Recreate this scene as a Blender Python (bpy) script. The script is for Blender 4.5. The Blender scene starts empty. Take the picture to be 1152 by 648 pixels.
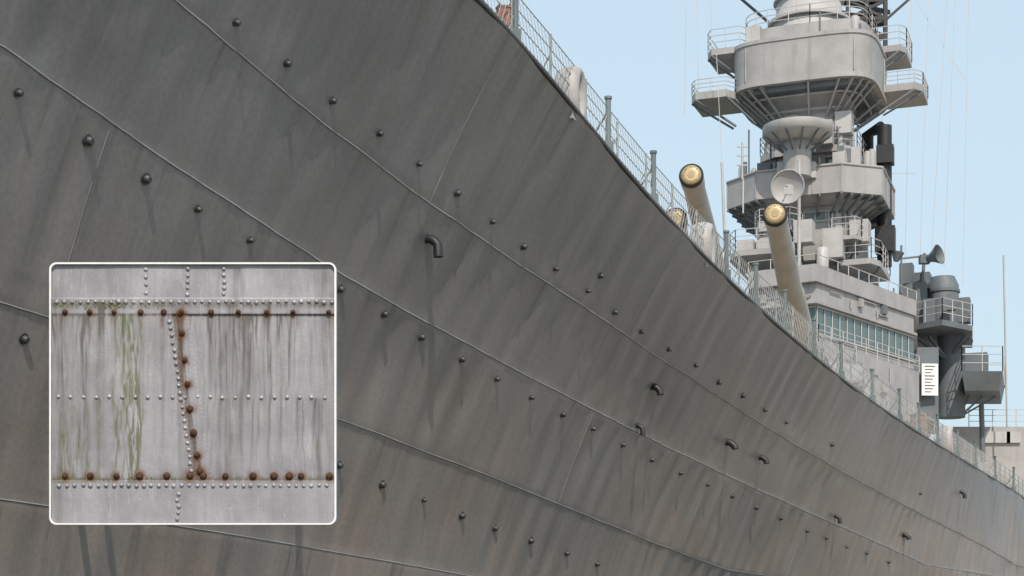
import bpy, numpy as np, math, random
from mathutils import Vector, Matrix
random.seed(4); rng=np.random.RandomState(7)
V=Vector
sc=bpy.context.scene
# ------------------------------------------------------------ helpers
def link(o,parent=None):
    bpy.context.collection.objects.link(o)
    if parent: o.parent=parent
    return o
def empty(name,loc=(0,0,0)):
    o=bpy.data.objects.new(name,None); o.empty_display_size=.5
    return link(o)
class MB:
    def __init__(s): s.v=[];s.f=[];s.sm=[];s.mi=[]
    def add(s,vs,fs,smooth=False,mi=0):
        n=len(s.v); s.v+= [tuple(v) for v in vs]
        for f in fs: s.f.append([i+n for i in f]); s.sm.append(smooth); s.mi.append(mi)
    def ring(s,path,radii,n=12,smooth=True,cap=True,mi=0):
        path=[V(p) for p in path]; vs=[];fs=[]
        up=None
        for i,p in enumerate(path):
            d=(path[min(i+1,len(path)-1)]-path[max(i-1,0)]).normalized()
            if up is None:
                up=V((0,0,1)) if abs(d.z)<.9 else V((1,0,0))
            a=d.cross(up).normalized(); b=a.cross(d).normalized(); up=b
            r=radii[i] if hasattr(radii,'__len__') else radii
            for k in range(n):
                t=2*math.pi*(k+.5)/n; vs.append(p+a*math.cos(t)*r+b*math.sin(t)*r)
        for i in range(len(path)-1):
            for k in range(n):
                fs.append([i*n+k,i*n+(k+1)%n,(i+1)*n+(k+1)%n,(i+1)*n+k])
        s.add(vs,fs,smooth,mi)
        if cap:
            s.add(vs[:n],[list(range(n))[::-1]],False,mi); s.add(vs[-n:],[list(range(n))],False,mi)
    def bar(s,a,b,r=.03,n=4,mi=0): s.ring([a,b],r,n,n>6,True,mi)
    def prism(s,poly,z0,z1,scale=1.0,mi=0,cen=None,smooth=False):
        n=len(poly); 
        cx=sum(p[0] for p in poly)/n; cy=sum(p[1] for p in poly)/n
        if cen: cx,cy=cen
        lo=[(cx+(p[0]-cx)*scale,cy+(p[1]-cy)*scale,z0) for p in poly]; hi=[(p[0],p[1],z1) for p in poly]
        s.add(lo+hi,[[i,(i+1)%n,n+(i+1)%n,n+i] for i in range(n)],smooth,mi)
        s.add(lo,[list(range(n))[::-1]],False,mi); s.add(hi,[list(range(n))],False,mi)
    def box(s,c,size,rot=0,mi=0):
        hx,hy,hz=[q/2 for q in size]; co,si=math.cos(rot),math.sin(rot)
        pl=[(c[0]+x*co-y*si,c[1]+x*si+y*co) for x,y in((-hx,-hy),(hx,-hy),(hx,hy),(-hx,hy))]
        s.prism(pl,c[2]-hz,c[2]+hz,1,mi)
    def rail(s,pts,h=1.0,nr=3,sp=1.5,r=.025,closed=False,mi=0):
        pts=[V(p) for p in pts]
        if closed: pts=pts+[pts[0]]
        acc=0
        for a,b in zip(pts,pts[1:]):
            L=(b-a).length
            if L>.8*sp:
                n=max(1,round(L/sp)); ps=[a.lerp(b,i/n) for i in range(n+1)]
            else:
                acc+=L; ps=[]
                if acc>sp: ps=[b]; acc=0
            for q in ps: s.bar(q,q+V((0,0,h)),r*1.2,4,mi)
            for k in range(nr):
                z=V((0,0,h*(k+1)/nr)); s.bar(a+z,b+z,r,4,mi)
    def dome(s,c,axis,r,h,n=10,m=3,mi=0):
        axis=V(axis).normalized(); up=V((0,0,1)) if abs(axis.z)<.9 else V((1,0,0))
        a=axis.cross(up).normalized(); b=axis.cross(a); vs=[];fs=[];c=V(c)
        for j in range(m):
            t=j/m*math.pi/2
            for k in range(n):
                q=2*math.pi*k/n; vs.append(c+(a*math.cos(q)+b*math.sin(q))*r*math.cos(t)+axis*h*math.sin(t))
        vs.append(c+axis*h)
        for j in range(m-1):
            for k in range(n): fs.append([j*n+k,(j+1)*n+k,(j+1)*n+(k+1)%n,j*n+(k+1)%n])
        for k in range(n): fs.append([(m-1)*n+k,m*n,(m-1)*n+(k+1)%n])
        s.add(vs,fs,True,mi)
    def obj(s,name,mats,parent=None,recalc=True):
        me=bpy.data.meshes.new(name); me.from_pydata(s.v,[],s.f); 
        for i,p in enumerate(me.polygons): p.use_smooth=s.sm[i]; p.material_index=s.mi[i]
        if not isinstance(mats,(list,tuple)): mats=[mats]
        for m in mats: me.materials.append(m)
        if recalc:
            import bmesh
            bm=bmesh.new(); bm.from_mesh(me); bmesh.ops.recalc_face_normals(bm,faces=bm.faces); bm.to_mesh(me); bm.free()
        return link(bpy.data.objects.new(name,me),parent)
# ------------------------------------------------------------ materials
def N(nt,t,**k):
    n=nt.nodes.new(t)
    for a,b in k.items(): setattr(n,a,b)
    return n
def paint(name,col,rough=.6,var=.18,streak=.25,metal=0,bump=.02,scale=1.0,dirt=(.09,.07,.05)):
    m=bpy.data.materials.new(name); m.use_nodes=True; nt=m.node_tree; b=nt.nodes['Principled BSDF']; L=nt.links.new
    tc=N(nt,'ShaderNodeTexCoord'); mp=N(nt,'ShaderNodeMapping'); mp.inputs['Scale'].default_value=(3*scale,3*scale,.25*scale)
    L(tc.outputs['Object'],mp.inputs[0])
    n1=N(nt,'ShaderNodeTexNoise'); n1.inputs['Scale'].default_value=.9*scale; n1.inputs['Detail'].default_value=4; L(tc.outputs['Object'],n1.inputs['Vector'])
    n2=N(nt,'ShaderNodeTexNoise'); n2.inputs['Scale'].default_value=1.; n2.inputs['Detail'].default_value=4; L(mp.outputs[0],n2.inputs['Vector'])
    mr=N(nt,'ShaderNodeMapRange'); mr.inputs[1].default_value=.3; mr.inputs[2].default_value=.7; mr.inputs[3].default_value=1-var; mr.inputs[4].default_value=1+var; L(n1.outputs[0],mr.inputs[0])
    mx=N(nt,'ShaderNodeMix',data_type='RGBA',blend_type='MULTIPLY'); mx.inputs[0].default_value=1; mx.inputs[6].default_value=(*col,1); L(mr.outputs[0],mx.inputs[7])
    m2=N(nt,'ShaderNodeMapRange'); m2.inputs[1].default_value=.55; m2.inputs[2].default_value=.75; m2.inputs[3].default_value=0; m2.inputs[4].default_value=streak; L(n2.outputs[0],m2.inputs[0])
    mz=N(nt,'ShaderNodeMix',data_type='RGBA'); L(m2.outputs[0],mz.inputs[0]); L(mx.outputs[2],mz.inputs[6]); mz.inputs[7].default_value=(*dirt,1)
    L(mz.outputs[2],b.inputs['Base Color']); b.inputs['Roughness'].default_value=rough; b.inputs['Metallic'].default_value=metal
    if bump:
        n3=N(nt,'ShaderNodeTexNoise'); n3.inputs['Scale'].default_value=6*scale; n3.inputs['Detail'].default_value=4; L(tc.outputs['Object'],n3.inputs['Vector'])
        bp=N(nt,'ShaderNodeBump'); bp.inputs['Strength'].default_value=.5; bp.inputs['Distance'].default_value=bump; L(n3.outputs[0],bp.inputs['Height']); L(bp.outputs[0],b.inputs['Normal'])
    return m
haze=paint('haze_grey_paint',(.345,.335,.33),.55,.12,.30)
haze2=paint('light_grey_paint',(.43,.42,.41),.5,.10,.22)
gunp=paint('gun_grey_paint',(.37,.345,.32),.5,.12,.28)
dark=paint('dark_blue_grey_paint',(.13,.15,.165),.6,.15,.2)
black=paint('black_paint',(.022,.022,.025),.5,.2,0)
fit=paint('dark_fitting_paint',(.045,.045,.048),.45,.3,.3)
glass=paint('window_glass',(.10,.15,.15),.10,.1,0,bump=0)
brass=paint('brass_tampion',(.44,.34,.19),.45,.25,.2,metal=.3,bump=.01)
white=paint('white_paint',(.78,.78,.77),.5,.03,.0)
railp=paint('rail_paint',(.24,.28,.28),.5,.2,.25)
postp=paint('stanchion_paint',(.13,.165,.17),.5,.2,.3)
rust=paint('rust',(.075,.033,.016),.9,.5,.5,scale=26,bump=.004,dirt=(.02,.010,.006))
redp=paint('faded_red_paint',(.28,.13,.09),.7,.2,.3)
conc=paint('concrete',(.44,.37,.29),.85,.15,.1)
# ------------------------------------------------------------ ship frame: s = metres forward of tower, b = metres to port
T=(16.45,90.0);A=(-.352,-.936);P=(.936,-.352);F=1800.;H=700.;ZC=2.
def spl(xs,ys):
    xs=np.array(xs,float);ys=np.array(ys,float);n=len(xs);h=np.diff(xs);Am=np.zeros((n,n));r=np.zeros(n);Am[0,0]=Am[-1,-1]=1
    for i in range(1,n-1):
        Am[i,i-1]=h[i-1];Am[i,i]=2*(h[i-1]+h[i]);Am[i,i+1]=h[i];r[i]=3*((ys[i+1]-ys[i])/h[i]-(ys[i]-ys[i-1])/h[i-1])
    c=np.linalg.solve(Am,r)
    def f(x):
        x=np.clip(np.asarray(x,float),xs[0],xs[-1]);i=np.clip(np.searchsorted(xs,x)-1,0,n-2);d=x-xs[i]
        b=(ys[i+1]-ys[i])/h[i]-h[i]*(2*c[i]+c[i+1])/3
        return ys[i]+b*d+c[i]*d*d+(c[i+1]-c[i])/(3*h[i])*d**3
    return f
SB=[-150,-100,-40,-10,9,20,35,50,66,75,85,92]
bd=spl(SB,[12,15,15,13.4,12.1,11.2,9.8,8.3,6.6,5.2,2.9,.3])
bw=spl(SB,[10,14.9,14.9,13.2,11.6,10.1,7.4,4.8,2.5,1.4,.5,.05])
def world(s,b): return (T[0]+A[0]*s+P[0]*b, T[1]+A[1]*s+P[1]*b)
def W(px,py,Y): return V(((px-576)/F*Y, Y, ZC+(H-py)/F*Y))   # metres from bearing/elevation at range Y
edge=[(530,0),(575,45),(640,112),(700,180),(760,255),(820,320),(880,375),(950,427),(1020,480),(1080,516),(1152,560)]
ex=[e[0] for e in edge];ey=[e[1] for e in edge]
ss=np.arange(9,67,3.); zr=[]
for s in ss:
    x,y=world(s,bd(s)); zr.append(ZC+(H-np.interp(576+F*x/y,ex,ey))/F*y)
co=np.polyfit(ss,zr,4)
zz=spl([-150,-100,-40,-10,0]+[9,15,24,33,42,51,60,66]+[75,84,92],[9,7.4,7.2,7.5,7.75]+[np.polyval(co,v) for v in (9,15,24,33,42,51,60,66)]+[12.6,13.2,13.6])
def pw(s): return np.interp(s,[0,20,50,66],[1.2,1.3,1.55,1.75])
def hb(s,z):
    t=np.clip(z/zz(s),0,1.05); return bw(s)+(bd(s)-bw(s))*t**pw(s)
def hit(px,py):
    last=12.
    def out(Y):
        x=(px-576)/F*Y;z=ZC+(H-py)/F*Y;rx=x-T[0];ry=Y-T[1];s=rx*A[0]+ry*A[1];b=rx*P[0]+ry*P[1]
        return s,z,(s>92 or z>zz(s)+.2 or b>hb(s,z))
    Y=12.
    while Y<110 and out(Y)[2]: Y+=.5
    lo,hi=Y-.5,Y
    for _ in range(10):
        m=(lo+hi)/2
        if out(m)[2]: lo=m
        else: hi=m
    s,z,_=out(hi); return float(s),float(z)
def s_at(px): # station where the deck edge bears at px
    g=np.arange(-5,80,.05); x,y=world(g,bd(g)); return float(g[np.argmin(abs(576+F*x/y-px))])
def seamf(pts):
    h=[hit(*p) for p in pts]; s=np.array([q[0] for q in h]); z=np.array([q[1] for q in h])
    d=3 if len(h)>5 else 1
    c=np.polyfit(s,z,d); a,b=s.min(),s.max()
    fa=np.polyval(c,a)/zz(a); fb=np.polyval(c,b)/zz(b)
    def f(q):
        q=np.asarray(q,float); r=np.polyval(c,np.clip(q,a,b))
        return np.where(q<a,fa*zz(q),np.where(q>b,fb*zz(q),r))
    return f
seams=[seamf([(190,0),(260,55),(330,108),(400,160),(470,213),(540,268),(620,330),(700,380),(780,425),(860,475),(930,520),(1000,560),(1060,590),(1140,634)]),
 seamf([(0,60),(60,92),(130,135),(200,182),(270,232),(330,275),(400,318),(480,365),(560,410),(640,450),(720,485),(800,525),(880,562),(960,600),(1040,635)]),
 seamf([(0,340),(130,385),(260,425),(380,468),(500,520),(620,565),(740,610),(820,642)])]
def seamD(q): return seams[2](q)*.60
seams.append(seamD)
# ------------------------------------------------------------ hull
ship=empty('battleship')
S=np.concatenate([np.arange(-150,-6,3.),np.arange(-6,92.01,.1)]); NZ=130
Zt=np.linspace(0,1,NZ)
SS,TT=np.meshgrid(S,Zt,indexing='ij')
ZZ=TT*(zz(SS)+.6)-.6
zc=np.maximum(ZZ,0); B=hb(SS,zc)
lev=[zz(S)]+[f(S) for f in seams]+[np.full(len(S),-1.)]
lev=np.array(lev); # descending
VV=np.zeros_like(ZZ)
for k in range(5):
    hi=lev[k][:,None];lo=lev[k+1][:,None]; m=(ZZ<=hi+1e-6)&(ZZ>lo)
    VV=np.where(m,k+(hi-ZZ)/np.maximum(hi-lo,.05),VV)
VV=np.clip(VV,0,4.999)
def n2(a,b,sa,sb,seed,n=14):
    r=np.random.RandomState(seed);o=0
    for _ in range(n): o=o+np.sin(a*sa*r.uniform(.3,1.7)*r.choice([-1,1])+b*sb*r.uniform(.3,1.7)+r.uniform(0,6.28))
    return o/math.sqrt(n)
fr=VV-np.floor(VV)
amp=.032+.026*n2(SS,VV,.5,1.3,3)+.015*n2(SS,VV,1.5,3,5)
amp=np.clip(amp,.004,.10)
ph=SS+.07*n2(SS,ZZ,.8,.6,21)
dish=-amp*(.5-.5*np.cos(2*math.pi*ph/.90))*np.sin(math.pi*np.clip(fr,0.02,.98))**.6
step=np.where((np.floor(VV).astype(int)%2)==0,.012,0.)
B2=B+dish+step+.013*n2(SS,ZZ,1.6,1.1,9)+.004*n2(SS,ZZ,4.,1.6,19)
B2[-1,:]=0.02
for side,nm in((1,'hull_plating_port'),(-1,'hull_plating_starboard')):
    X=T[0]+A[0]*SS+P[0]*B2*side; Y=T[1]+A[1]*SS+P[1]*B2*side
    vs=np.stack([X,Y,ZZ],-1).reshape(-1,3); ns=len(S)
    i=np.arange(ns-1)[:,None]*NZ+np.arange(NZ-1)[None,:]
    q=np.stack([i,i+NZ,i+NZ+1,i+1],-1).reshape(-1,4)
    if side==1: q=q[:,::-1]
    me=bpy.data.meshes.new(nm); me.from_pydata(vs.tolist(),[],q.tolist())
    me.polygons.foreach_set('use_smooth',[True]*len(me.polygons))
    uv=me.uv_layers.new(name='plate'); li=np.zeros(len(me.loops),int); me.loops.foreach_get('vertex_index',li)
    U=np.stack([SS.reshape(-1),VV.reshape(-1)],-1)[li]; uv.data.foreach_set('uv',U.reshape(-1))
    uv2=me.uv_layers.new(name='metre'); U=np.stack([SS.reshape(-1),ZZ.reshape(-1)],-1)[li]; uv2.data.foreach_set('uv',U.reshape(-1))
    hull=link(bpy.data.objects.new(nm,me),ship)
    if side==1: port=hull
    else: stbd=hull
# hull paint
m=bpy.data.materials.new('weathered_hull_paint'); m.use_nodes=True; nt=m.node_tree; L=nt.links.new; b=nt.nodes['Principled BSDF']
uva=N(nt,'ShaderNodeUVMap',uv_map='plate'); uvm=N(nt,'ShaderNodeUVMap',uv_map='metre')
def noise(vec,sx,sy,sc_,det=4,dist=0):
    mp=N(nt,'ShaderNodeMapping'); mp.inputs['Scale'].default_value=(sx,sy,1); L(vec,mp.inputs[0])
    n=N(nt,'ShaderNodeTexNoise',noise_dimensions='2D'); n.inputs['Scale'].default_value=sc_; n.inputs['Detail'].default_value=det; n.inputs['Distortion'].default_value=dist; L(mp.outputs[0],n.inputs['Vector']); return n.outputs[0]
def rng_(v,a,b_,c,d):
    r=N(nt,'ShaderNodeMapRange'); 
    for i,q in enumerate((a,b_,c,d)): r.inputs[i+1].default_value=q
    L(v,r.inputs[0]); return r.outputs[0]
def mth(op,a,b_):
    n=N(nt,'ShaderNodeMath',operation=op)
    for i,q in enumerate((a,b_)):
        if isinstance(q,(int,float)): n.inputs[i].default_value=q
        else: L(q,n.inputs[i])
    return n.outputs[0]
sep=N(nt,'ShaderNodeSeparateXYZ'); L(uva.outputs[0],sep.inputs[0]); sepm=N(nt,'ShaderNodeSeparateXYZ'); L(uvm.outputs[0],sepm.inputs[0])
row=mth('FLOOR',sep.outputs[1],0); off=mth('MULTIPLY',row,3.7); col=mth('FLOOR',mth('DIVIDE',mth('ADD',sep.outputs[0],off),7.6),0)
cmb=N(nt,'ShaderNodeCombineXYZ'); L(col,cmb.inputs[0]); L(row,cmb.inputs[1]); wn=N(nt,'ShaderNodeTexWhiteNoise',noise_dimensions='2D'); L(cmb.outputs[0],wn.inputs['Vector'])
plate=rng_(wn.outputs['Value'],0,1,.955,1.045)
big=rng_(noise(uvm.outputs[0],.12,.3,1,3),.3,.7,.88,1.12)
stk=rng_(noise(uvm.outputs[0],2.2,.25,1,4,.2),.3,.7,.91,1.09)
fine=rng_(noise(uvm.outputs[0],14,12,1,5),.3,.7,.92,1.08)
v=mth('MULTIPLY',mth('MULTIPLY',plate,big),mth('MULTIPLY',stk,fine))
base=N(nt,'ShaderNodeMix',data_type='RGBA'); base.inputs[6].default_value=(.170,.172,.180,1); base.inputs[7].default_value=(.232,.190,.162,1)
L(mth('MULTIPLY',rng_(noise(uvm.outputs[0],.4,.3,1,3),.3,.7,.55,1.1),rng_(sepm.outputs[1],9.5,4,.05,.9)),base.inputs[0])  # brown dirt tint towards the waterline, with warm bounce light painted into it
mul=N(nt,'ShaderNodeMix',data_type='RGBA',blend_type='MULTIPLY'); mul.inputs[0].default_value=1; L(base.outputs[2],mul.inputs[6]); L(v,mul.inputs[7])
run=rng_(noise(uvm.outputs[0],1.8,.28,1,5,.3),.60,.78,0,.28)
mr=N(nt,'ShaderNodeMix',data_type='RGBA'); L(run,mr.inputs[0]); L(mul.outputs[2],mr.inputs[6]); mr.inputs[7].default_value=(.30,.285,.27,1)
fv=mth('FRACT',sep.outputs[1],0)
sr_=mth('MULTIPLY',rng_(noise(uvm.outputs[0],4,.22,1,4,.3),.56,.74,0,.55),rng_(fv,0,.6,1,.2))
me2=N(nt,'ShaderNodeMix',data_type='RGBA'); L(sr_,me2.inputs[0]); L(mr.outputs[2],me2.inputs[6]); me2.inputs[7].default_value=(.085,.075,.068,1)
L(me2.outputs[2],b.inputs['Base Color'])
b.inputs['Roughness'].default_value=.40
h=mth('ADD',mth('MULTIPLY',noise(uvm.outputs[0],1.3,.5,1,2),1.),mth('MULTIPLY',noise(uvm.outputs[0],14,11,1,4),.08))
bp=N(nt,'ShaderNodeBump'); bp.inputs['Strength'].default_value=.6; bp.inputs['Distance'].default_value=.035; L(h,bp.inputs['Height']); L(bp.outputs[0],b.inputs['Normal'])
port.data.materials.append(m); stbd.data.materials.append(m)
seam_m=paint('seam_weld',(.24,.24,.245),.5,.35,.3)
i0=int(np.searchsorted(S,-6.+1e-6)); 
def hp(s,z,off=0.):   # point on the dented port plating
    fi_=float(np.interp(s,S,np.arange(len(S)))); i=min(int(fi_),len(S)-2); u=fi_-i; o=0
    for ii,w_ in ((i,1-u),(i+1,u)):
        if w_>0: o+=w_*float(np.interp(z,ZZ[ii],B2[ii]))
    x,y=world(s,o+off); return V((x,y,z))
sm=MB()
g=np.arange(-5,90,.2)
for k,f in enumerate(seams):
    pts=[hp(s,float(f(s)),.004) for s in g if float(f(s))>.3]
    sm.ring(pts,.015 if k<2 else .011,5)
for k in range(5):    # vertical butts
    s=-4-3.7*k%7.6
    while s<88:
        if random.random()<.8 and (s<50 or random.random()<.3):
            s_=round(s/.9)*.9
            top=float(zz(s_)) if k==0 else float(seams[k-1](s_)); bot=float(seams[k](s_)) if k<4 else .2
            if top>bot: sm.ring([hp(s_,top+(bot-top)*t,.0) for t in np.linspace(0.01,.99,25)],.008,4)
        s+=7.6
sm.obj('plate_seams',seam_m,ship)
gw=MB(); gw.ring([V((*world(s,bd(s)-.01),float(zz(s))+.02)) for s in np.arange(-40,91,.7)],.05,6); gw.obj('gunwale_bar',fit,ship)
dk=MB()
gs=list(np.arange(-150,92,2.)); vs=[];fs=[]
for s in gs:
    for k in (-1,1): vs.append((*world(s,k*(float(bd(s))-.03)),float(zz(s))-.03))
for i in range(len(gs)-1): fs.append([2*i,2*i+1,2*i+3,2*i+2])
dk.add(vs,fs); dk.obj('teak_deck',paint('teak',(.30,.24,.17),.8,.2,.2),ship)
# lugs
lugs=[(265,25),(322,71),(375,113),(424,150),(471,184),(514,217),(553,249),(590,277),(625,302),(660,327),(691,351),(722,373),(752,393),(781,411),(808,430),(835,445),(860,461),(884,475),(20,104),(99,158),(164,201),(221,235),(279,270),(333,300),(383,325),(432,353),(475,379),(518,404),(558,426),(597,447),(633,466),(667,482),(700,500),(733,517),(765,532),(795,545),(823,558),(851,571),(878,583),(27,381),(430,545),(477,562),(519,580),(559,594),(598,608),(637,622),(672,634),(908,597),(381,523),(936,500),(676,310),(1035,555),(930,605),(952,615),(975,622),(1000,632)]
n_out=V((P[0],P[1],0))
lg=MB()
for p in lugs:
    s,z=hit(*p); q=hp(s,z); r=.046*random.uniform(.8,1.2)
    if p in ((99,158),(430,545),(519,580),(164,201),(598,608)): r=.06
    ax=(n_out+V((random.uniform(-.2,.2),0,-.35))).normalized()
    lg.ring([q-ax*.05,q+ax*.012],r*1.5,12); lg.ring([q+ax*.010,q+ax*.06,q+ax*.08],[r*1.0,r*1.0,r*.7],12)
lg.obj('degaussing_lugs',fit,ship)
sp=MB()
for (px,py,k,dr) in [(483,268,1.0,.20),(738,434,1.0,.07),(718,478,.75,.14),(819,497,1.1,.04),(855,514,.95,.06),(940,580,.8,.14),(1018,601,1.1,.04),(1080,553,.9,.14)]:
    s,z=hit(px,py); q=hp(s,z); a=n_out
    sp.ring([q-a*.05,q+a*.02],.09*k,14)
    sp.ring([q,q+a*.07*k+V((0,0,-.03)),q+(a*.13)*k+V((0,0,-.07*k)),q+(a*.18)*k+V((0,0,-.13*k)),q+(a*.19)*k+V((0,0,-.14*k-dr))],[.07*k,.08*k,.08*k,.08*k,.085*k],12)
sp.obj('scupper_pipes',black,ship)
# ------------------------------------------------------------ deck edge railing
rl=empty('deck_railing'); rb=MB(); nb=MB(); pb=MB()
def ed(s,inb=.12,dz=0): return V((*world(s,float(bd(s))-inb),float(zz(s))+dz))
step_=1.5; g=np.arange(-30,74,step_)
for s in g:
    h_=.98; rb.bar(ed(s),ed(s,.12,h_),.022,6)
    rb.bar(ed(s,.5),ed(s,.14,.6),.014,4)
    for k in (.24,.48,.72,.96): rb.bar(ed(s,.12,k),ed(s+step_,.12,k-.012*random.random()),.010,4)
for s in np.arange(14,74,.14):
    a=ed(s,.11); b_=ed(s+.42,.11)
    nb.bar(a+V((0,0,.02)),b_+V((0,0,.93)),.0045,3); nb.bar(a+V((0,0,.93)),b_+V((0,0,.02)),.0045,3)
for px in (586,690,740,822,855,887,920,950,985,1015,1037,1058,1080,1100,1122,1143):
    s=s_at(px); h_=1.12*random.uniform(.95,1.05)
    pb.ring([ed(s,.10,0),ed(s,.10,h_)],.055,10); pb.box(ed(s,.10,.15),(.16,.14,.3),.36); pb.ring([ed(s,.10,h_),ed(s,.10,h_+.05)],.075,10)
    pb.bar(ed(s,.7,0),ed(s,.12,.85),.022,6)
rb.obj('wires_and_posts',railp,rl); nb.obj('safety_net',haze,rl); pb.obj('stanchions',postp,rl)
hb_=empty('red_rail_box'); fb=MB()  # reddish objects of unknown kind at the rail, drawn as plain boxes
s=s_at(580); fb.box(ed(s,.22,.42),(.2,.16,.30),.3); fb.box(ed(s,.22,.585),(.23,.19,.03),.3); fb.bar(ed(s,.22,0),ed(s,.22,.3),.03,6); fb.obj('red_box',redp,hb_)
hb2=empty('red_rail_box'); fb=MB()
s=s_at(1050); fb.box(ed(s,.5,.6),(.5,.4,.8),.3); fb.box(ed(s,.5,1.02),(.55,.45,.06),.3); fb.bar(ed(s,.5,0),ed(s,.5,.3),.05,6); fb.obj('red_box',redp,hb2)
bol=empty('mooring_bollards'); bo=MB()
for px,inb in ((1003,1.2),(1064,1.4),(1096,1.0),(870,1.5),(1125,1.5)):
    s=s_at(px); 
    for d_ in (-.5,.5):
        q=V((*world(s+d_,float(bd(s))-inb),float(zz(s)))); bo.ring([q,q+V((0,0,1.0)),q+V((0,0,1.02)),q+V((0,0,1.12))],[.2,.2,.26,.26],14)
bo.obj('bollard_posts',haze,bol)
# closed chocks on the deck edge
for i,(px,k) in enumerate([(656,.74),(803,.74),(1071,.8)]):
    s=s_at(px); c=ed(s,.25,.62*k); e=empty('mooring_chock'); mb=MB()
    a=V((A[0],A[1],0)); u=V((0,0,1)); pts=[]
    ringv=[]; nn=28; mm=12
    for j in range(nn):
        t=2*math.pi*j/nn; cen=c+a*math.cos(t)*.30*k+u*math.sin(t)*.58*k; rad=(a*math.cos(t)+u*math.sin(t))
        for q in range(mm):
            w=2*math.pi*q/mm; ringv.append(cen+rad*math.cos(w)*.17*k+n_out*math.sin(w)*.34*k)
    mb.add(ringv,[[j*mm+q,((j+1)%nn)*mm+q,((j+1)%nn)*mm+(q+1)%mm,j*mm+(q+1)%mm] for j in range(nn) for q in range(mm)],True)
    mb.box(c-V((0,0,.62*k)),(.5*k,1.1*k,.16),-.36); mb.obj('chock_ring',haze,e)
# ------------------------------------------------------------ gun turret
tu=empty('gun_turret')
td=V((-.225,-.974,0)); tp=V((.974,-.225,0)); tc=V((9.9,65.5,0))
mb=MB()
def tq(f,p,z): return tc+td*f+tp*p+V((0,0,z))
lo=[tq(6,-3.2,9.6),tq(6,3.2,9.6),tq(1,5,9.6),tq(-7,4.3,9.6),tq(-7,-4.3,9.6),tq(1,-5,9.6)]
hi=[tq(4.6,-2.7,11.9),tq(4.6,2.7,11.9),tq(.5,4.4,12.25),tq(-6.8,4.0,12.4),tq(-6.8,-4.0,12.4),tq(.5,-4.4,12.25)]
mb.add(lo+hi,[[i,(i+1)%6,6+(i+1)%6,6+i] for i in range(6)]+[[6,7,8,9,10,11],[5,4,3,2,1,0]])
mb.ring([tc+V((0,0,6.5)),tc+V((0,0,9.6))],4.6,32); mb.rail([tq(-6,-3.8,12.4),tq(-6,3.8,12.4),tq(0,4.1,12.25)],.9,3,1.3)
mb.box(tq(-4,2.5,12.7),(.9,1.6,.8),-.23)
mb.obj('turret_armour',haze,tu)
tb=paint('tampion_centre',(.34,.26,.15),.5,.3,.3)
for mz,bs in [((6.9,42,12.72),(11.17,60.5,11.55)),((4.70,42,13.74),(8.55,60.5,11.6)),((4.5,44,13.1),(6.9,60.5,11.6))]:
    a=V(mz);b_=V(bs);d=(b_-a).normalized(); Ln=(b_-a).length; g_=MB()
    prof=[(0,.27),(.05,.31),(.5,.32),(.9,.29),(4,.33),(8,.37),(8.1,.40),(12,.46),(14.5,.50),(14.6,.56),(Ln,.58)]
    g_.ring([a+d*t for t,_ in prof],[r for _,r in prof],28,cap=False)
    g_.obj('gun_barrel',gunp,tu)
    t_=MB(); t_.ring([a+d*.0,a-d*.02,a-d*.035],[.262,.262,.15],28); t_.obj('muzzle_tampion',brass,tu)
    t_=MB(); t_.ring([a+d*(-.024),a-d*.045],[.10,.09],24)
    for q in range(8):
        w_=q*math.pi/4; e1=d.cross(V((0,0,1))).normalized();e2=e1.cross(d); t_.dome(a-d*.026+e1*math.cos(w_)*.21+e2*math.sin(w_)*.21,-d,.02,.02,6,2)
    t_.obj('tampion_boss',tb,tu)
    t_=MB(); t_.ring([a-d*.012,a+d*.03,a+d*.10],[.285,.325,.325],28,cap=False); t_.obj('muzzle_rim',black,tu)
    t_=MB(); t_.ring([a+d*(Ln-1.6),a+d*(Ln-1.2),a+d*(Ln-.6),a+d*Ln],[.6,.72,.7,.85],20); t_.obj('gun_bloomer',fit,tu)
# ------------------------------------------------------------ superstructure
su=empty('superstructure_tower')
def zY(py,Y): return ZC+(H-py)/F*Y
def XY(px,Y): return ((px-576)/F*Y,Y)
def octo(pl,pr,Yc,depth=1.0,cut=.3,rot=-.36):
    xl,xr=XY(pl,Yc)[0],XY(pr,Yc)[0]; cx=(xl+xr)/2; w=(xr-xl)/2
    pts=[(-w,-w*depth*(1-cut*1.0)),(-w*(1-cut*1.2),-w*depth),(w*(1-cut*1.2),-w*depth),(w,-w*depth*(1-cut)),(w,w*depth*(1-cut)),(w*(1-cut),w*depth),(-w*(1-cut),w*depth),(-w,w*depth*(1-cut))]
    c_,s_=math.cos(rot),math.sin(rot); out=[(x*c_-y*s_,x*s_+y*c_) for x,y in pts]
    mxw=max(abs(p[0]) for p in out); k=w/mxw
    return [(cx+x*k,Yc+y*k) for x,y in out]
def rounded(pl,pr,Yc,depth=1.0,e=3.2,n=48,rot=-.36):
    xl,xr=XY(pl,Yc)[0],XY(pr,Yc)[0]; cx=(xl+xr)/2; w=(xr-xl)/2; out=[]
    for i in range(n):
        t=2*math.pi*i/n+.01; c_,s_=math.cos(t),math.sin(t)
        x=math.copysign(abs(c_)**(2/e),c_); y=math.copysign(abs(s_)**(2/e),s_)*depth
        out.append((x*math.cos(rot)-y*math.sin(rot),x*math.sin(rot)+y*math.cos(rot)))
    k=w/max(abs(p[0]) for p in out)
    return [(cx+x*k,Yc+y*k) for x,y in out]
def P3(poly,z): return [(x,y,z) for x,y in poly]
YT=91.
m1=MB();m2=MB();md_=MB();mg=MB();mr_=MB()
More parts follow.
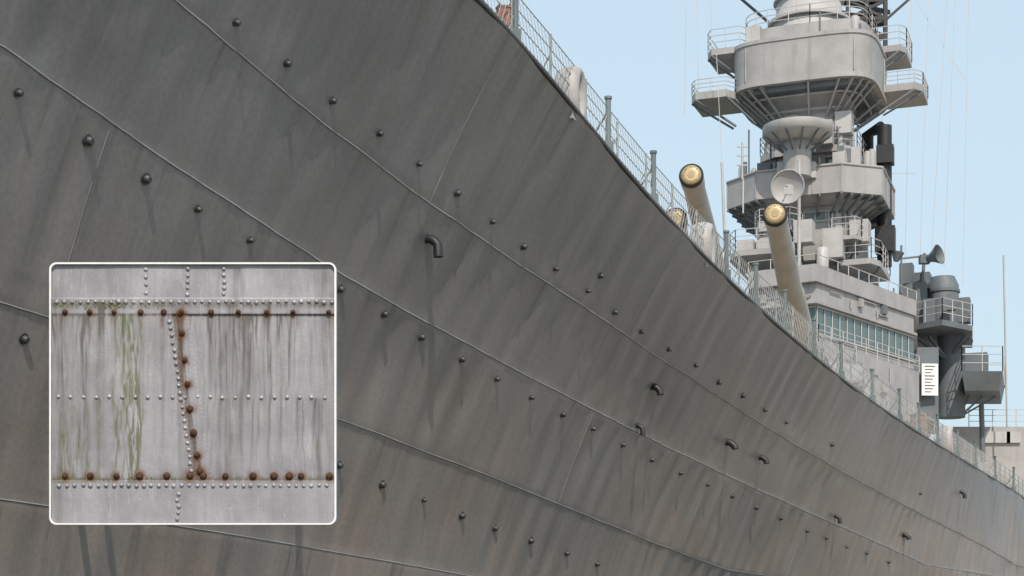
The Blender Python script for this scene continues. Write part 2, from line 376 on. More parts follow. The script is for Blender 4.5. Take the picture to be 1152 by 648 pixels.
def bulwark(mb,poly,z0,z1,t=.12,mi=0,smooth=False):
    n=len(poly);cx=sum(p[0] for p in poly)/n;cy=sum(p[1] for p in poly)/n
    k=1-t/ (max(abs(p[0]-cx) for p in poly)); inn=[(cx+(p[0]-cx)*k,cy+(p[1]-cy)*k) for p in poly]
    def loft(a,b_,sm_):
        mb.add(a+b_,[[i,(i+1)%n,n+(i+1)%n,n+i] for i in range(n)],sm_,mi)
    loft(P3(poly,z0),P3(poly,z1),smooth); loft(P3(poly,z1),P3(inn,z1),False); loft(P3(inn,z1),P3(inn,z0+.05),smooth)
    mb.add(P3(poly,z0),[list(range(n))[::-1]],False,mi); mb.add(P3(inn,z0+.05),[list(range(n))],False,mi)
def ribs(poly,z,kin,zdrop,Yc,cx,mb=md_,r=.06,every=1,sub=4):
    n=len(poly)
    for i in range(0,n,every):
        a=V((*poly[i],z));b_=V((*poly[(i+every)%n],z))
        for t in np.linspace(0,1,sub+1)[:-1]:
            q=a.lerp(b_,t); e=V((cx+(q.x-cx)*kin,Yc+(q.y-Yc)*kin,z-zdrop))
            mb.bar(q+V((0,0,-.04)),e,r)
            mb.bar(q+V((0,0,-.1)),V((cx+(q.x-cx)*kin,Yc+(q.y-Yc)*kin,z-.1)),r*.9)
cxT=XY(912,YT)[0]
def sc_(poly,k,kx=None): return [(cxT+(x-cxT)*k,YT+(y-YT)*k) for x,y in poly]
col_=octo(864,962,YT,1.0,.35); m1.prism(col_,zY(310,YT),zY(100,YT))
# upper director cylinder
cxD=XY(910,YT)[0]
m2.ring([V((cxD,YT,zY(80,YT))),V((cxD,YT,zY(26,YT))),V((cxD,YT,zY(24,YT))),V((cxD,YT,zY(-25,YT)))],[2.3,2.1,1.85,1.8],40)
m2.ring([V((cxD,YT,zY(30,YT))),V((cxD,YT,zY(27,YT)))],2.35,40)
m2.ring([V((cxD,YT,zY(4,YT))),V((cxD,YT,zY(2,YT)))],2.0,40)
# drum
dA=rounded(836,992,YT,1.0,4.6); bulwark(m1,dA,zY(84,YT),zY(50,YT),smooth=True); mr_.rail(P3(dA[::2],zY(50,YT)),1.0,3,1.2,closed=True)
dB=rounded(822,1003,YT,1.0,4.6); m1.prism(dB,zY(111,YT),zY(68,YT),.975,smooth=True); m1.prism(sc_(dB,1.012),zY(70,YT),zY(66,YT),smooth=True)
m1.prism(sc_(dB,1.0),zY(116,YT),zY(111.1,YT),smooth=True)
md_.prism(sc_(dB,.90),zY(122,YT),zY(116.1,YT),1,smooth=True)
m1.prism(sc_(dB,.60),zY(150,YT),zY(122.1,YT),.62)
for i in range(0,48,2):
    q=V((*sc_(dB,.97)[i],zY(117,YT))); e=V((cxT+(q.x-cxT)*.36,YT+(q.y-YT)*.36,zY(158,YT)))
    m1.bar(q,e,.07); m1.bar(q,V((cxT+(q.x-cxT)*.5,YT+(q.y-YT)*.5,zY(123,YT))),.09)
for kq,zq in ((.80,126),(.62,138)):
    m1.ring(P3(sc_(dB,kq)[::3]+[sc_(dB,kq)[0]],zY(zq,YT)),.06,6,smooth=False,cap=False)
for i in range(0,48,8):
    x,y=sc_(dB,1.0)[i]; m1.bar((x,y,zY(109,YT)),(x,y,zY(72,YT)),.04)
def wing(pl,pr,py,Yc,th=.35,dep=3.2,rot=-.36,h=1.1,brk=True):
    xl,xr=XY(pl,Yc)[0],XY(pr,Yc)[0]; z=zY(py,Yc); cx=(xl+xr)/2
    c_,s_=math.cos(rot),math.sin(rot); w=(xr-xl)/2/ (abs(c_)+abs(s_)*dep/max((xr-xl),.1)*.5)
    pts=[(-w,-dep/2*.6),(-w*.7,-dep/2),(w*.7,-dep/2),(w,-dep/2*.6),(w,dep/2),(-w,dep/2)]
    pl_=[(cx+x*c_-y*s_,Yc+x*s_+y*c_) for x,y in pts]
    m1.prism(pl_,z-th,z); mr_.rail(P3(pl_,z),h,3,1.0,closed=True)
    if brk:
        for q in pl_[:4]:
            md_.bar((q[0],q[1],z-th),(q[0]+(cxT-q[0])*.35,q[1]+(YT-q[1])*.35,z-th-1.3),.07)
    return pl_
wing(797,850,64,YT); wing(978,1025,62,YT+1)
wing(779,835,112,YT-.5,.4,h=.7); wing(985,1043,104,YT+1,.4,h=.7)
# mid ring tub
cr=V((*XY(897,86.5),0)); rr=39/F*86.5
m2.ring([cr+V((0,0,zY(160,86.5))),cr+V((0,0,zY(154,86.5))),cr+V((0,0,zY(153,86.5))),cr+V((0,0,zY(143,86.5)))],[rr*.6,rr*.93,rr,rr],36)
m1.ring([cr+V((0,0,zY(200,86.5))),cr+V((0,0,zY(160,86.5)))],.75,16)
for t in np.linspace(0,2*math.pi,13)[:-1]:
    q=cr+V((math.cos(t)*rr*.95,math.sin(t)*rr*.95,zY(153,86.5))); md_.bar(q,cr+V((math.cos(t)*.7,math.sin(t)*.7,zY(172,86.5))),.05)
# level C
cC=octo(853,978,YT,.95,.3); m1.prism(cC,zY(187,YT),zY(180,YT)); mr_.rail(P3(cC,zY(180,YT)),1.0,3,1.2,closed=True)
c2=octo(862,972,YT,.95,.3); m1.prism(c2,zY(208,YT),zY(187,YT))
# level D : large bulwarked platform
dD=octo(816,1010,YT,.95,.38); bulwark(m1,dD,zY(240,YT),zY(210,YT)); ribs(dD,zY(240,YT),.62,1.0,YT,cxT,r=.08)
for i in range(8):
    a=V((*sc_(dD,1.006)[i],0));b_=V((*sc_(dD,1.006)[(i+1)%8],0)); n=max(1,round((b_-a).length/1.7))
    for j in range(n):
        q=a.lerp(b_,j/n); m1.bar((q.x,q.y,zY(239,YT)),(q.x,q.y,zY(211,YT)),.03)
m1.ring(P3(sc_(dD,1.004)+[sc_(dD,1.004)[0]],zY(210,YT)),.07,6,smooth=False)
m1.prism(sc_(dD,.9),zY(247,YT),zY(240.1,YT),.8)
dE=octo(850,980,YT,1.0,.3); m1.prism(dE,zY(305,YT),zY(247,YT),1.02)
wing(822,900,290,YT-4,.3,4.5); wing(940,1000,302,YT-2,.3,5)
wing(850,905,262,YT-3.5,.2,3,h=1.0); wing(932,975,272,YT-3.,.2,3,h=1.0)
for px,py,Yq,w,h_,d_ in [(868,268,87,1.3,1.6,1.2),(840,283,87,.9,1.1,.9),(905,262,86,1.0,1.2,1.),(938,275,87,1.1,1.6,1.),(968,262,88,1.,1.2,1.2),(884,192,87.5,.8,.8,.8),(925,195,87.5,1.2,.6,.8),(955,188,88,1.,.9,.8),(950,140,88.5,.9,1.2,1.),(930,150,88.,.7,1.3,.7)]:
    m2.box(W(px,py,Yq),(w,d_,h_),-.36)
for px,py,Yq,r_,h_ in [(885,285,86,.45,1.2),(925,290,86,.35,1.1),(912,192,87,.35,.9),(945,200,87.2,.3,.8)]:
    c=W(px,py,Yq); m2.ring([c-V((0,0,h_/2)),c+V((0,0,h_/2-.1)),c+V((0,0,h_/2))],[r_,r_,r_*.7],14)
R2=random.Random(11)
def clutter(poly,z,n,h0=.4,h1=1.2):
    for _ in range(n):
        i=R2.choice([0,1,1,2,2]) if len(poly)<12 else R2.randrange(len(poly)//2,len(poly))
        a=V((*poly[i],0)).lerp(V((*poly[(i+1)%len(poly)],0)),R2.random()); q=V((cxT+(a.x-cxT)*.86,YT+(a.y-YT)*.86,z)); h_=R2.uniform(h0,h1); r_=R2.uniform(.12,.4)
        k=R2.random()
        if k<.45: (m2 if R2.random()<.7 else md_).box(q+V((0,0,h_/2)),(r_*2,r_*1.6,h_),-.36)
        elif k<.75: m1.ring([q,q+V((0,0,h_*.9)),q+V((0,0,h_))],[r_*.7,r_*.7,r_*.4],10)
        else: md_.bar(q,q+V((0,0,h_*1.8)),.05,6)
clutter(dD,zY(235,YT),18,1.4,2.4); clutter(cC,zY(180,YT),14,.5,1.6); clutter(dE,zY(300,YT)+.1,12,.5,1.5); clutter(dB,zY(66,YT),8,.4,1.1)
for poly,z0,z1 in ((dE,zY(300,YT),zY(250,YT)),(col_,zY(180,YT),zY(150,YT)),(c2,zY(207,YT),zY(188,YT))):
    for i in (0,1,2):
        a=V((*poly[i],0));b_=V((*poly[i+1],0)); nrm=V(((b_-a).y,-(b_-a).x,0)).normalized()
        for _ in range(6):
            q=a.lerp(b_,R2.uniform(.05,.95))+nrm*.08; (m2 if R2.random()<.5 else md_).bar((q.x,q.y,z0),(q.x,q.y,z0+(z1-z0)*R2.uniform(.5,1)),R2.uniform(.03,.08),6)
        q=a.lerp(b_,R2.uniform(.2,.8))+nrm*.05; e=(b_-a).normalized()
        m1.box(q+V((0,0,z0+1.1)),(.8,.12,1.8),math.atan2(e.y,e.x))
        md_.box(q+nrm*.06+V((0,0,z0+1.5)),(.22,.03,.22),math.atan2(e.y,e.x))
def strip(a,b_,z0,z1,n,mb=mg,out=.03,gap=.25,frame=m2):
    a=V(a);b_=V(b_);d=(b_-a);nrm=V((d.y,-d.x,0)).normalized()
    for i in range(n):
        t0=(i+gap/2)/n;t1=(i+1-gap/2)/n; p0=a+d*t0+nrm*out;p1=a+d*t1+nrm*out
        vs=[(p0.x,p0.y,z0),(p1.x,p1.y,z0),(p1.x,p1.y,z1),(p0.x,p0.y,z1)]
        bk=[(v[0]-nrm.x*.1,v[1]-nrm.y*.1,v[2]) for v in vs]
        mb.add(vs+bk,[[0,1,2,3],[0,4,5,1],[1,5,6,2],[2,6,7,3],[3,7,4,0]])
        e=a+d*((i)/n)+nrm*(out+.03); frame.bar((e.x,e.y,z0),(e.x,e.y,z1),.035)
    for zf in (z0-.06,z1+.06):
        frame.bar(V((a.x,a.y,zf))+nrm*(out+.03),V((b_.x,b_.y,zf))+nrm*(out+.03),.06)
strip((*c2[0],0),(*c2[1],0),zY(203,YT),zY(192,YT),3);strip((*c2[1],0),(*c2[2],0),zY(203,YT),zY(192,YT),5);strip((*c2[2],0),(*c2[3],0),zY(203,YT),zY(192,YT),3)
strip((*dE[1],0),(*dE[2],0),zY(262,YT),zY(254,YT),6)
# bridge house
br=[XY(846,84),XY(918,82),XY(1028,91),XY(1028,100),XY(846,100)]
z_t,z_w1,z_w0=zY(318,82),zY(346,82),zY(374,82)
m1.prism(br,zY(480,82),z_t)
bulwark(m1,[XY(842,83.6),XY(918,81.6),XY(1031,91),XY(1031,100),XY(842,100)],z_t+.02,z_t+.9)
m1.prism([XY(840,83.4),XY(918,81.4),XY(1032,90.8),XY(1032,100),XY(840,100)],zY(343,82)-.0,zY(340,82))
m2.rail([(*XY(842,83.6),z_t+.9),(*XY(918,81.6),z_t+.9),(*XY(1031,91),z_t+.9)],.5,1,1.2)
strip((*br[1],0),(*br[2],0),z_w0,z_w1,14,gap=.12); strip((*br[0],0),(*br[1],0),z_w0,z_w1,5,gap=.14)
clutter([XY(850,86),XY(920,84),XY(1020,92),XY(1020,98)],z_t,8,.8,1.8)
def facebits(a,b_,z0,z1,n):   # pipes, boxes, hatches fixed on a wall
    a=V((*a,0));b_=V((*b_,0));e=(b_-a).normalized();nrm=V((e.y,-e.x,0)); an=math.atan2(e.y,e.x)
    for _ in range(n):
        q=a.lerp(b_,R2.uniform(.03,.97)); z=R2.uniform(z0,z1); k=R2.random()
        if k<.35: (m1 if R2.random()<.6 else md_).box((q.x+nrm.x*.1,q.y+nrm.y*.1,z),(R2.uniform(.2,.7),.2,R2.uniform(.2,.6)),an)
        elif k<.7: m1.bar(V((q.x,q.y,z0))+nrm*.08,V((q.x,q.y,z0+(z1-z0)*R2.uniform(.4,1)))+nrm*.08,R2.uniform(.03,.07),6)
        else: m1.bar(V((q.x,q.y,z))+nrm*.08,V((q.x,q.y,z))+nrm*.08+e*R2.uniform(1,3)*(1 if (q-a).length<(b_-a).length*.6 else -1),.035,6)
facebits(br[1],br[2],z_w1+.5,z_t-.1,8); facebits(br[0],br[1],z_w1+.5,z_t-.1,5)
bb=[XY(838,83),XY(921,80.6),XY(1034,90.5),XY(1034,101),XY(838,101)]
m1.prism(bb,6.5,zY(388,80.6)); m1.prism([(x,y) for x,y in bb],zY(388,80.6)+.003,zY(384,80.6),1.0)
facebits(bb[1],bb[2],10,zY(390,80.6),22)
mr_.rail([( *bb[0],zY(384,80.6)),(*bb[1],zY(384,80.6)),(*bb[2],zY(384,80.6))],.9,3,1.4)
for k in range(4):
    a=V((*bb[1],0)).lerp(V((*bb[2],0)),.2+.2*k); m2.box((a.x+.2,a.y-.3,11.3),(.7,.15,1.8),.85)
m1.prism([XY(925,76),XY(1000,80),XY(1020,90),XY(925,90)],6.5,zY(418,77))
facebits(XY(925,76),XY(1000,80),10,zY(420,77),10)
# black mast pieces
st=MB()
c=W(995,300,90.5); t_=W(995,142,90.5); st.ring([c,V((c.x,c.y,t_.z))],.42,14)
a=W(976,208,92);b_=W(974,152,92); st.ring([a,V((a.x,a.y,b_.z)),W(992,143,91)],.35,12)
st.box(W(985,232,91),(1.4,1,2.2),-.3); st.box(W(996,270,90.3),(1.1,1,1.4),-.3); st.box(W(996,175,90.3),(.95,.9,1.0),-.3)
for (x0,x1,yb,yt) in [(954,996,62,-20)]:
    for k,Yk in enumerate((92.5,94.5)):
        for px in (x0,x1,(x0+x1)/2): st.bar(W(px,yb,Yk),W(px,yt,Yk),.16)
        n=4
        for i in range(n):
            y0=yb+(yt-yb)*i/n;y1=yb+(yt-yb)*(i+1)/n
            st.bar(W(x0,y0,Yk),W(x1,y1,Yk),.12); st.bar(W(x1,y0,Yk),W(x0,y1,Yk),.12); st.bar(W(x0,y1,Yk),W(x1,y1,Yk),.14)
st.bar(W(826,-8,93),W(868,28,91),.10); st.bar(W(1024,-2,95),W(988,30,95),.10); st.bar(W(945,2,92.5),W(1000,14,95),.16); st.bar(W(945,14,92.5),W(996,22,95),.14)
st.box(W(974,24,93.5),(1.9,1.6,.25),-.3); st.box(W(972,-2,93.5),(2.1,1.6,.3),-.3)
st.obj('black_mast',black,su)
# after fire control group
Yq=99
pf=[XY(1022,97),XY(1060,95),XY(1094,97),XY(1094,103),XY(1022,103)]
md2=MB()
md2.prism(pf,zY(379,Yq),zY(373,Yq)); mr_.rail(P3(pf,zY(373,Yq)),1.3,3,1.2,.03,closed=True)
md2.ring([W(1061,374,Yq),W(1061,322,Yq),W(1061,312,Yq)],[.95,.95,.7],20); md2.ring([W(1061,330,Yq),W(1061,327,Yq)],1.02,20)
md2.box(W(1030,345,Yq),(1.5,2,2.6),-.36); md2.box(W(1036,318,Yq),(1.2,1.4,1.0),-.36); md2.box(W(1082,350,Yq),(1.,1,1.5),-.36)
md2.box(W(1020,325,Yq),(.8,1,3.0),-.36); md2.box(W(1046,352,97.5),(.7,.8,1.6),-.36); md2.box(W(1070,340,97),(.5,.6,1.0),-.36)
md2.ring([W(1070,470,Yq),W(1070,379,Yq)],.85,16)
for q in (1030,1045,1085,1092): md2.bar(W(q,379,97.5),W(1066,405,98.5),.1)
md2.prism([XY(1024,96),XY(1056,96),XY(1056,103),XY(1024,103)],zY(480,Yq),zY(400,Yq))
pf2=[XY(1082,96),XY(1128,96),XY(1130,103),XY(1082,103)]
md2.prism(pf2,zY(446,Yq),zY(426,Yq),.85); mr_.rail(P3(pf2,zY(426,Yq)),1.5,3,1.2,.03,closed=True)
md2.box(W(1098,412,Yq),(1.4,1.2,1.5),-.36)
for q in (1090,1105,1120): md2.bar(W(q,446,Yq),W(1078,470,Yq),.08)
md2.bar(W(1014,330,97),W(1014,276,97),.08); md2.bar(W(1005,292,97),W(1040,288,97),.07); md2.bar(W(1038,318,98),W(1040,285,98),.12)
md2.ring([W(1040,291,97),W(1047,290,96.7),W(1052,288,96.4),W(1057,286,96.2)],[.12,.25,.4,.62],18,cap=False)
md2.box(W(1040,292,97),(.6,.5,.5)); md2.ring([W(1008,294,97),W(1010,284,97)],[.15,.4],12)
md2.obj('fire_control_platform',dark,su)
m1.prism([XY(1072,101),XY(1175,101),XY(1190,112),XY(1075,112)],6.5,zY(480,101)); mr_.rail(P3([XY(1090,101.2),XY(1170,101.2)],zY(480,101)),1.1,3,1.5)
for q in (1112,1128,1140): m2.box(W(q,492,100.9),(.9,.2,.7))
md_.ring([W(1106,520,99),W(1104,455,99)],.16,8)
mr_.bar(W(1133,480,99),W(1129,287,99),.06,6)
mr_.bar(W(816,292,84),W(812,182,84),.07,6); mr_.bar(W(835,202,85),W(835,160,85),.06,6)
for y_ in (165,175,186): mr_.bar(W(829,y_,85),W(841,y_,85),.05)
mr_.bar(W(836,240,86),W(836,200,86),.05)
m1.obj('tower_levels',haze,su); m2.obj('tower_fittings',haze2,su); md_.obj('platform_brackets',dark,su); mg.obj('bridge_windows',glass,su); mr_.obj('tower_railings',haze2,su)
rg=MB()
for x0,y0,x1,y1,Yk in [(1025,-20,1018,300,100),(1045,-20,1035,290,100),(1066,-20,1048,285,100),(1075,-20,1062,300,101),(1090,-20,1083,320,101),(1030,0,1085,90,100),(783,-20,786,110,92),(772,-20,770,130,93),(800,-10,800,60,92),(1000,195,1030,195,97),(1000,60,985,200,98),(806,60,812,180,88)]:
    rg.bar(W(x0,y0,Yk),W(x1,y1,Yk),.02,3)
rg.obj('rigging_wires',haze2,su)
# sign
si=MB(); si.box(W(1046,427,95.5),(1.0,.06,1.9),.1); so=si.obj('ship_sign',[white]); 
sl=MB()
for k in range(9): sl.box(W(1046-(k%3),412+k*3.6,95.46),(.62-.12*(k%3),.02,.05),.1)
sl.obj('lettering',fit,so)
# radar dish
dsh=empty('radar_dish'); mb=MB(); c=W(886,210,83); ax=V((-.35,-.92,-.12)).normalized(); r_=18.5/F*83
side=ax.cross(V((0,0,1))).normalized(); up=side.cross(ax)
pr=[(r_*t,-.28*(1-t*t)) for t in np.linspace(0.02,1,8)]
vs=[];fs=[];nn=32
for rad,dp in pr:
    for k in range(nn):
        t=2*math.pi*k/nn; vs.append(c+side*math.cos(t)*rad+up*math.sin(t)*rad+ax*dp)
for j in range(7):
    for k in range(nn): fs.append([j*nn+k,j*nn+(k+1)%nn,(j+1)*nn+(k+1)%nn,(j+1)*nn+k])
mb.add(vs,fs,True); mb.ring([c+side*math.cos(t)*r_+up*math.sin(t)*r_ for t in np.linspace(0,2*math.pi,33)],.04,6,cap=False)
mb.ring([c,c+ax*.35],.03,8); mb.dome(c+ax*.35,ax,.07,.06)
mb.obj('reflector',haze,dsh,recalc=False)
mb=MB(); p0=W(899,330,84); mb.ring([p0,V((p0.x,p0.y,zY(180,84)))],[.11,.08],10); mb.box(c-ax*.5,(.5,.5,.8),-.36); mb.box(W(899,328,84),(.9,.9,.3)); mb.obj('pedestal_pole',haze2,dsh)
# ------------------------------------------------------------ inset picture of riveted plate, built as an added panel on invented brackets
pn=empty('inset_riveted_panel'); YP=17.5; k_=YP/F; kk=k_/.01222
def Q(px,py,d=0.): return V(((px-576)*k_,YP-d*kk,ZC+(H-py)*k_))
def rrect(x0,y0,x1,y1,r,n=6):
    out=[]
    for cx,cy,a0 in((x1-r,y0+r,-90),(x1-r,y1-r,0),(x0+r,y1-r,90),(x0+r,y0+r,180)):
        for i in range(n+1):
            t=math.radians(a0+90*i/n); out.append((cx+r*math.cos(t),cy+r*math.sin(t)))
    return out
fo=rrect(56.5,296,378.5,590.5,8);fi=rrect(58.4,297.9,376.6,588.6,6.5); mb=MB(); n=len(fo)
vs=[Q(x,y,.05) for x,y in fo]+[Q(x,y,.05) for x,y in fi]+[Q(x,y,-.06) for x,y in fo]+[Q(x,y,-.06) for x,y in fi]
fs=[]
for i in range(n):
    j=(i+1)%n; fs+=[[i,j,n+j,n+i],[2*n+i,2*n+j,j,i],[n+i,n+j,3*n+j,3*n+i],[2*n+i,3*n+i,3*n+j,2*n+j]]
mb.add(vs,fs); mb.obj('white_rim',white,pn)
J=lambda a: random.uniform(-a,a)
topr=[(x+J(2),351.5) for x in (75,103,130,157,184,203,238,270,301,330,368)]
botr=[(x+J(2),535.5) for x in (75,103,130,159,186,215,229,253,283,310,324,340,370)]+[(205,375),(208,405),(211,432),(214,460),(218,487),(222,512),(225,530),(203,353)]
rustp=[(p,0) for p in topr]+[(p,1) for p in botr]
gx=np.linspace(58.8,376.2,420);gy=np.linspace(298.3,588.2,384);GX,GY=np.meshgrid(gx,gy)
hgt=np.zeros_like(GX)
dl=194.5+(GY-354)*(28/187)
hgt=np.where((GY>354)&(GY<541)&(GX<dl-1),.020,hgt)
hgt=np.where((GY>354)&(GY<541)&(GX>=dl+4)&(GX<dl+16),.012,hgt)
hgt=np.where((GY>336)&(GY<354),.024,hgt); hgt=np.where(GY>541,.030,hgt)
hgt=hgt+.004*n2(GX,GY,.03,.03,31)+.002*n2(GX,GY,.12,.05,33)
rustm=np.zeros_like(GX);gr=np.zeros_like(GX);mo=np.zeros_like(GX)
for (x,y),big_ in rustp:
    a_=random.uniform(.6,1.0) if big_ else random.uniform(.35,.7); wr=random.uniform(5.5,7.5) if big_ else random.uniform(4.5,5.5)
    d2=((GX-x)**2+(GY-y-1)**2)/wr**2; rustm+=a_*np.exp(-d2*1.1)
    for q in range(2):
        ln=random.uniform(12,55); ww=random.uniform(.8,1.8); xo=x+J(4)
        rustm+=.6*a_*np.exp(-((GX-xo-.6*np.sin(GY/9+x))/ww)**2)*np.clip((GY-y)/3,0,1)*np.exp(-np.clip(GY-y,0,None)/ln)*(GY<541)
    gr+=.45*np.exp(-((GX-x-J(3))/(ww*2.2))**2)*np.clip((GY-y)/3,0,1)*np.exp(-np.clip(GY-y,0,None)/(ln*2.))*(GY<541)
for _ in range(120):
    x=59+random.random()*317; y0=random.choice([300,340,354,354,354,354,354,447]); ww=random.choice([.7,.9,1.2,2,3,5]); ln=random.uniform(20,150); a_=random.uniform(.12,.42)
    if 150<x<200 and y0!=300: a_*=.3
    if x<140: a_*=1.3
    gr+=a_*np.exp(-((GX-x-1.6*np.sin(GY/23+x)-.8*np.sin(GY/7+x))/ww)**2)*np.clip((GY-y0)/2,0,1)*np.exp(-np.clip(GY-y0,0,None)/ln)*(GY<541)
gr+=.16*np.clip((GX-225)/30,0,1)*np.clip((300-GX)/30,0,1)*(GY>354)*(GY<541)
gr+=.5*np.exp(-((GY-343)/4)**2)+.6*np.exp(-((GY-354.5)/1.6)**2)+.7*np.exp(-((GY-540)/2.2)**2)+.5*np.exp(-((GX-dl-1)/2)**2)*((GY>354)&(GY<541))
gr+=.25*np.exp(-((GX-66)/10)**2)+.2*np.exp(-((GX-370)/12)**2)*(GY<541)
for x,w_,a_ in ((130,3,.8),(148,4.5,1.1),(156,3.5,.95),(140,3,.7),(72,4,.95),(98,3,.6),(86,2.5,.5),(145,14,.4),(80,18,.25),(112,3,.35)):
    mo+=a_*np.exp(-((GX-x-2*np.sin(GY/17+x))/w_)**2)*np.clip((GY-352)/4,0,1)*np.clip((545-GY)/4,0,1)*(.75+.35*np.sin(GY/31+x))*np.where((x in(72,98,86)),np.clip((GY-420)/60,0,1),1)
mo+=.95*np.exp(-((GY-343)/4)**2)*np.clip((235-GX)/60,0.15,1)*(.6+.4*np.sin(GX/9))+.4*np.exp(-((GY-537)/3)**2)
vs=np.stack([(GX-576)*k_,YP-hgt*kk,ZC+(H-GY)*k_],-1).reshape(-1,3)
ny,nx=GX.shape; i=np.arange(ny-1)[:,None]*nx+np.arange(nx-1)[None,:]; q=np.stack([i,i+nx,i+nx+1,i+1],-1).reshape(-1,4)
me=bpy.data.meshes.new('lapped_plates'); me.from_pydata(vs.tolist(),[],q.tolist()); me.polygons.foreach_set('use_smooth',[True]*len(me.polygons))
ca=me.color_attributes.new('stain','FLOAT_COLOR','POINT'); ca.data.foreach_set('color',np.clip(np.stack([rustm,mo,gr,np.ones_like(gr)],-1),0,1.5).reshape(-1))
po=link(bpy.data.objects.new('lapped_plates',me),pn)
pm=bpy.data.materials.new('weathered_riveted_steel'); pm.use_nodes=True; nt=pm.node_tree; L=nt.links.new; b=nt.nodes['Principled BSDF']
tcn=N(nt,'ShaderNodeTexCoord'); sk_=17.5/22
def pno(sx,sz,s_,det=5,dist=0.,loc=(0,0,0)):
    mp=N(nt,'ShaderNodeMapping'); mp.inputs['Scale'].default_value=(sx/sk_,1,sz/sk_); mp.inputs['Location'].default_value=loc; L(tcn.outputs['Object'],mp.inputs[0])
    n=N(nt,'ShaderNodeTexNoise'); n.inputs['Scale'].default_value=s_; n.inputs['Detail'].default_value=det; n.inputs['Distortion'].default_value=dist; L(mp.outputs[0],n.inputs['Vector']); return n.outputs[0]
def mix(f,a,b_):
    x=N(nt,'ShaderNodeMix',data_type='RGBA'); 
    if isinstance(f,float): x.inputs[0].default_value=f
    else: L(f,x.inputs[0])
    for i,q in ((6,a),(7,b_)):
        if isinstance(q,tuple): x.inputs[i].default_value=(*q,1)
        else: L(q,x.inputs[i])
    return x.outputs[2]
at=N(nt,'ShaderNodeAttribute',attribute_name='stain'); sp3=N(nt,'ShaderNodeSeparateColor'); L(at.outputs['Color'],sp3.inputs[0])
c0=mix(rng_(pno(1,1,2.2),.35,.65,0,1),(.255,.25,.275),(.345,.34,.365))
c0=mix(rng_(pno(7,.35,1,6,.4),.46,.70,0,.4),c0,(.22,.205,.205))
c0=mix(rng_(pno(24,4,1,6,.5,(7,0,2)),.60,.72,0,.5),c0,(.43,.42,.44))
c0=mix(rng_(pno(30,24,1,4,.2,(2,0,5)),.66,.74,0,.5),c0,(.12,.11,.10))
gn=mth('MULTIPLY',sp3.outputs[2],rng_(pno(18,1.,1,7,.7),.30,.62,.2,1.5)); c0=mix(mth('MINIMUM',gn,.85),c0,(.085,.070,.058))
mn=mth('MULTIPLY',sp3.outputs[1],rng_(pno(22,3,1,8,.8),.38,.62,.0,1.25)); c0=mix(mth('MINIMUM',mn,.8),c0,(.095,.108,.038))
rn=mth('MULTIPLY',sp3.outputs[0],rng_(pno(11,8,1,8,.5),.36,.60,.35,1.5)); c0=mix(mth('MINIMUM',rn,.92),c0,(.12,.05,.02))
L(c0,b.inputs['Base Color']); b.inputs['Roughness'].default_value=.55; b.inputs['Metallic'].default_value=.1
bp=N(nt,'ShaderNodeBump'); bp.inputs['Distance'].default_value=.010; bp.inputs['Strength'].default_value=.6; L(mth('ADD',pno(9,2,1,5),mth('MULTIPLY',pno(30,30,1,4),.4)),bp.inputs['Height']); L(bp.outputs[0],b.inputs['Normal'])
me.materials.append(pm)
bk=MB(); bk.add([Q(x,y,-.05) for x,y in fi],[list(range(len(fi)))]); bk.obj('back_plate',fit,pn)
sr=MB();br_=MB();moss=MB()
O=V((0,-1,0))
def small(x,y,d=.0): sr.dome(Q(x+J(.6),y+J(.6),d),O,.031*kk*random.uniform(.85,1.1),.026*kk,10,3)
x=64
while x<374:
    small(x,340,.024); small(x+3,546.5,.030) if x<368 else None; x+=8.6+J(.5)
x=66
while x<372: small(x,447,.020 if x<205 else 0); x+=14.5+J(1)
for x0 in (211,252):
    for y in range(303,334,7): small(x0,y)
for y in range(303,334,9): small(164,y)
for y in range(556,588,7): small(201+J(2),y,.030)
y=362
while y<536: small(190.5+(y-355)*(26/180),y,.020); y+=8
for (x,y),big_ in rustp:
    d=.024 if y<353 else (.020 if (y>533 and x<219) else .010)
    br_.dome(Q(x,y,d),O,(.048 if big_ else .040)*kk*random.uniform(.85,1.15),.042*kk,10,3)
for _ in range(200):
    u=random.random()
    if u<.75: x=random.gauss(135,34); y=343+J(5)
    else: x=60+random.random()*150; y=random.choice([344,539])+J(2.5)
    if 61<x<373: moss.dome(Q(x,y,.022),(J(.4),-1,J(.4)),random.uniform(.005,.012),random.uniform(.004,.008),6,2)
sr.obj('small_rivets',paint('rivet_steel',(.34,.33,.345),.42,.3,.4,.2,scale=6,bump=.003),pn)
br_.obj('rusted_rivets',rust,pn)
moss.obj('moss',paint('moss',(.10,.115,.035),.95,.4,.4,scale=10,bump=.004,dirt=(.05,.03,.015)),pn)
hbk=MB()
for px,py in ((95,330),(340,330),(95,560),(340,560)):
    s,z=hit(px,py); hbk.bar(Q(px,py,-.05),hp(s,z,-.1),.05,8)
hbk.obj('added_brackets',fit,pn)
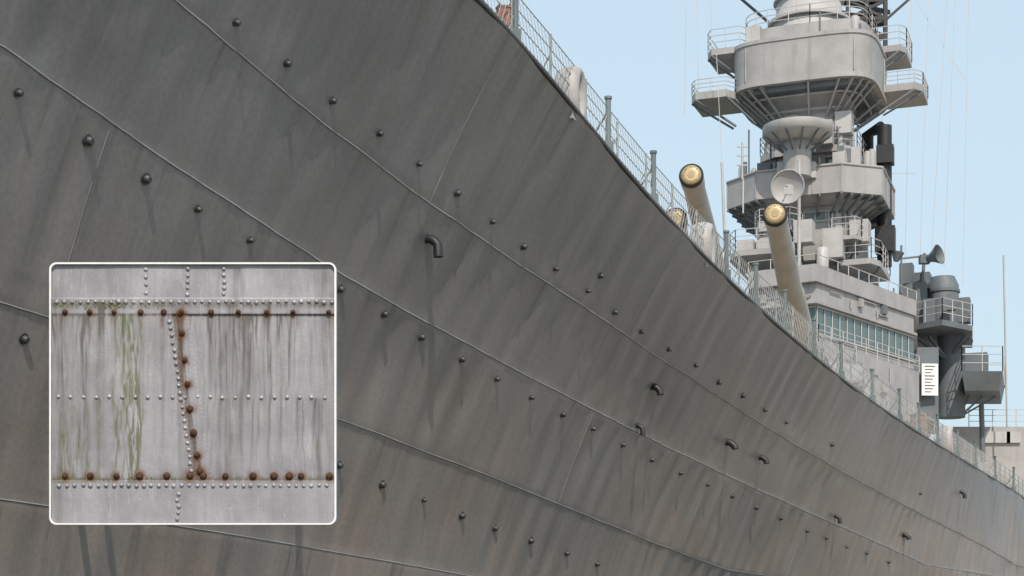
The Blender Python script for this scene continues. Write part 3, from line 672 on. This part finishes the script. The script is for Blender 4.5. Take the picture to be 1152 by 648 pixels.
# ------------------------------------------------------------ water, added bounce quay
wm=bpy.data.materials.new('harbour_water'); wm.use_nodes=True; nt=wm.node_tree; L=nt.links.new; b=nt.nodes['Principled BSDF']
b.inputs['Base Color'].default_value=(.03,.055,.05,1); b.inputs['Roughness'].default_value=.12
tcn=N(nt,'ShaderNodeTexCoord'); n=N(nt,'ShaderNodeTexNoise'); n.inputs['Scale'].default_value=.8; n.inputs['Detail'].default_value=4; L(tcn.outputs['Object'],n.inputs['Vector'])
bp=N(nt,'ShaderNodeBump'); bp.inputs['Distance'].default_value=.25; L(n.outputs[0],bp.inputs['Height']); L(bp.outputs[0],b.inputs['Normal'])
mb=MB(); mb.add([(-6000,-6000,0),(6000,-6000,0),(6000,6000,0),(-6000,6000,0)],[[0,1,2,3]]); mb.obj('water',wm)
qa=MB(); q=[world(140,15.9),world(140,60),world(-200,60),world(-200,15.9)]; qa.prism(q,-1,.4); 
q2=[world(140,15.9),world(140,16.3),world(-200,16.3),world(-200,15.9)]; qa.prism(q2,.403,.58); qa.obj('bounce_quay',conc)  # unseen quay, added so sunlit concrete bounces warm light onto the hull
# ------------------------------------------------------------ light
Ld=V((-.352*.60+.936*.31,-.936*.60-.352*.31,.74)).normalized()
w=bpy.data.worlds.new('World');sc.world=w;w.use_nodes=True;nt=w.node_tree; L=nt.links.new
sk=nt.nodes.new('ShaderNodeTexSky');sk.sky_type='NISHITA';sk.sun_disc=False;sk.sun_elevation=math.asin(Ld.z);sk.sun_rotation=math.atan2(Ld.x,Ld.y)
sk.dust_density=4;sk.air_density=1.2;sk.ozone_density=1.5
mx=nt.nodes.new('ShaderNodeMix'); mx.data_type='RGBA'; mx.inputs[0].default_value=.72; mx.inputs[7].default_value=(4.8,6.0,6.8,1)
L(sk.outputs[0],mx.inputs[6]); L(mx.outputs[2],nt.nodes['Background'].inputs[0]);nt.nodes['Background'].inputs[1].default_value=.15
l=bpy.data.lights.new('sun','SUN');l.energy=3.7;l.angle=.009;l.color=(1,.90,.80);lo=bpy.data.objects.new('sun',l);lo.rotation_euler=Ld.to_track_quat('Z','Y').to_euler();lo.location=(0,-20,60);link(lo)
c=bpy.data.cameras.new('camera');c.lens=56.25;c.shift_y=.3264;c.clip_end=20000;co_=bpy.data.objects.new('camera',c);co_.location=(0,0,ZC);co_.rotation_euler=(math.pi/2,0,0);link(co_);sc.camera=co_
sc.view_settings.view_transform='Standard'; sc.view_settings.look='None'; sc.view_settings.exposure=0
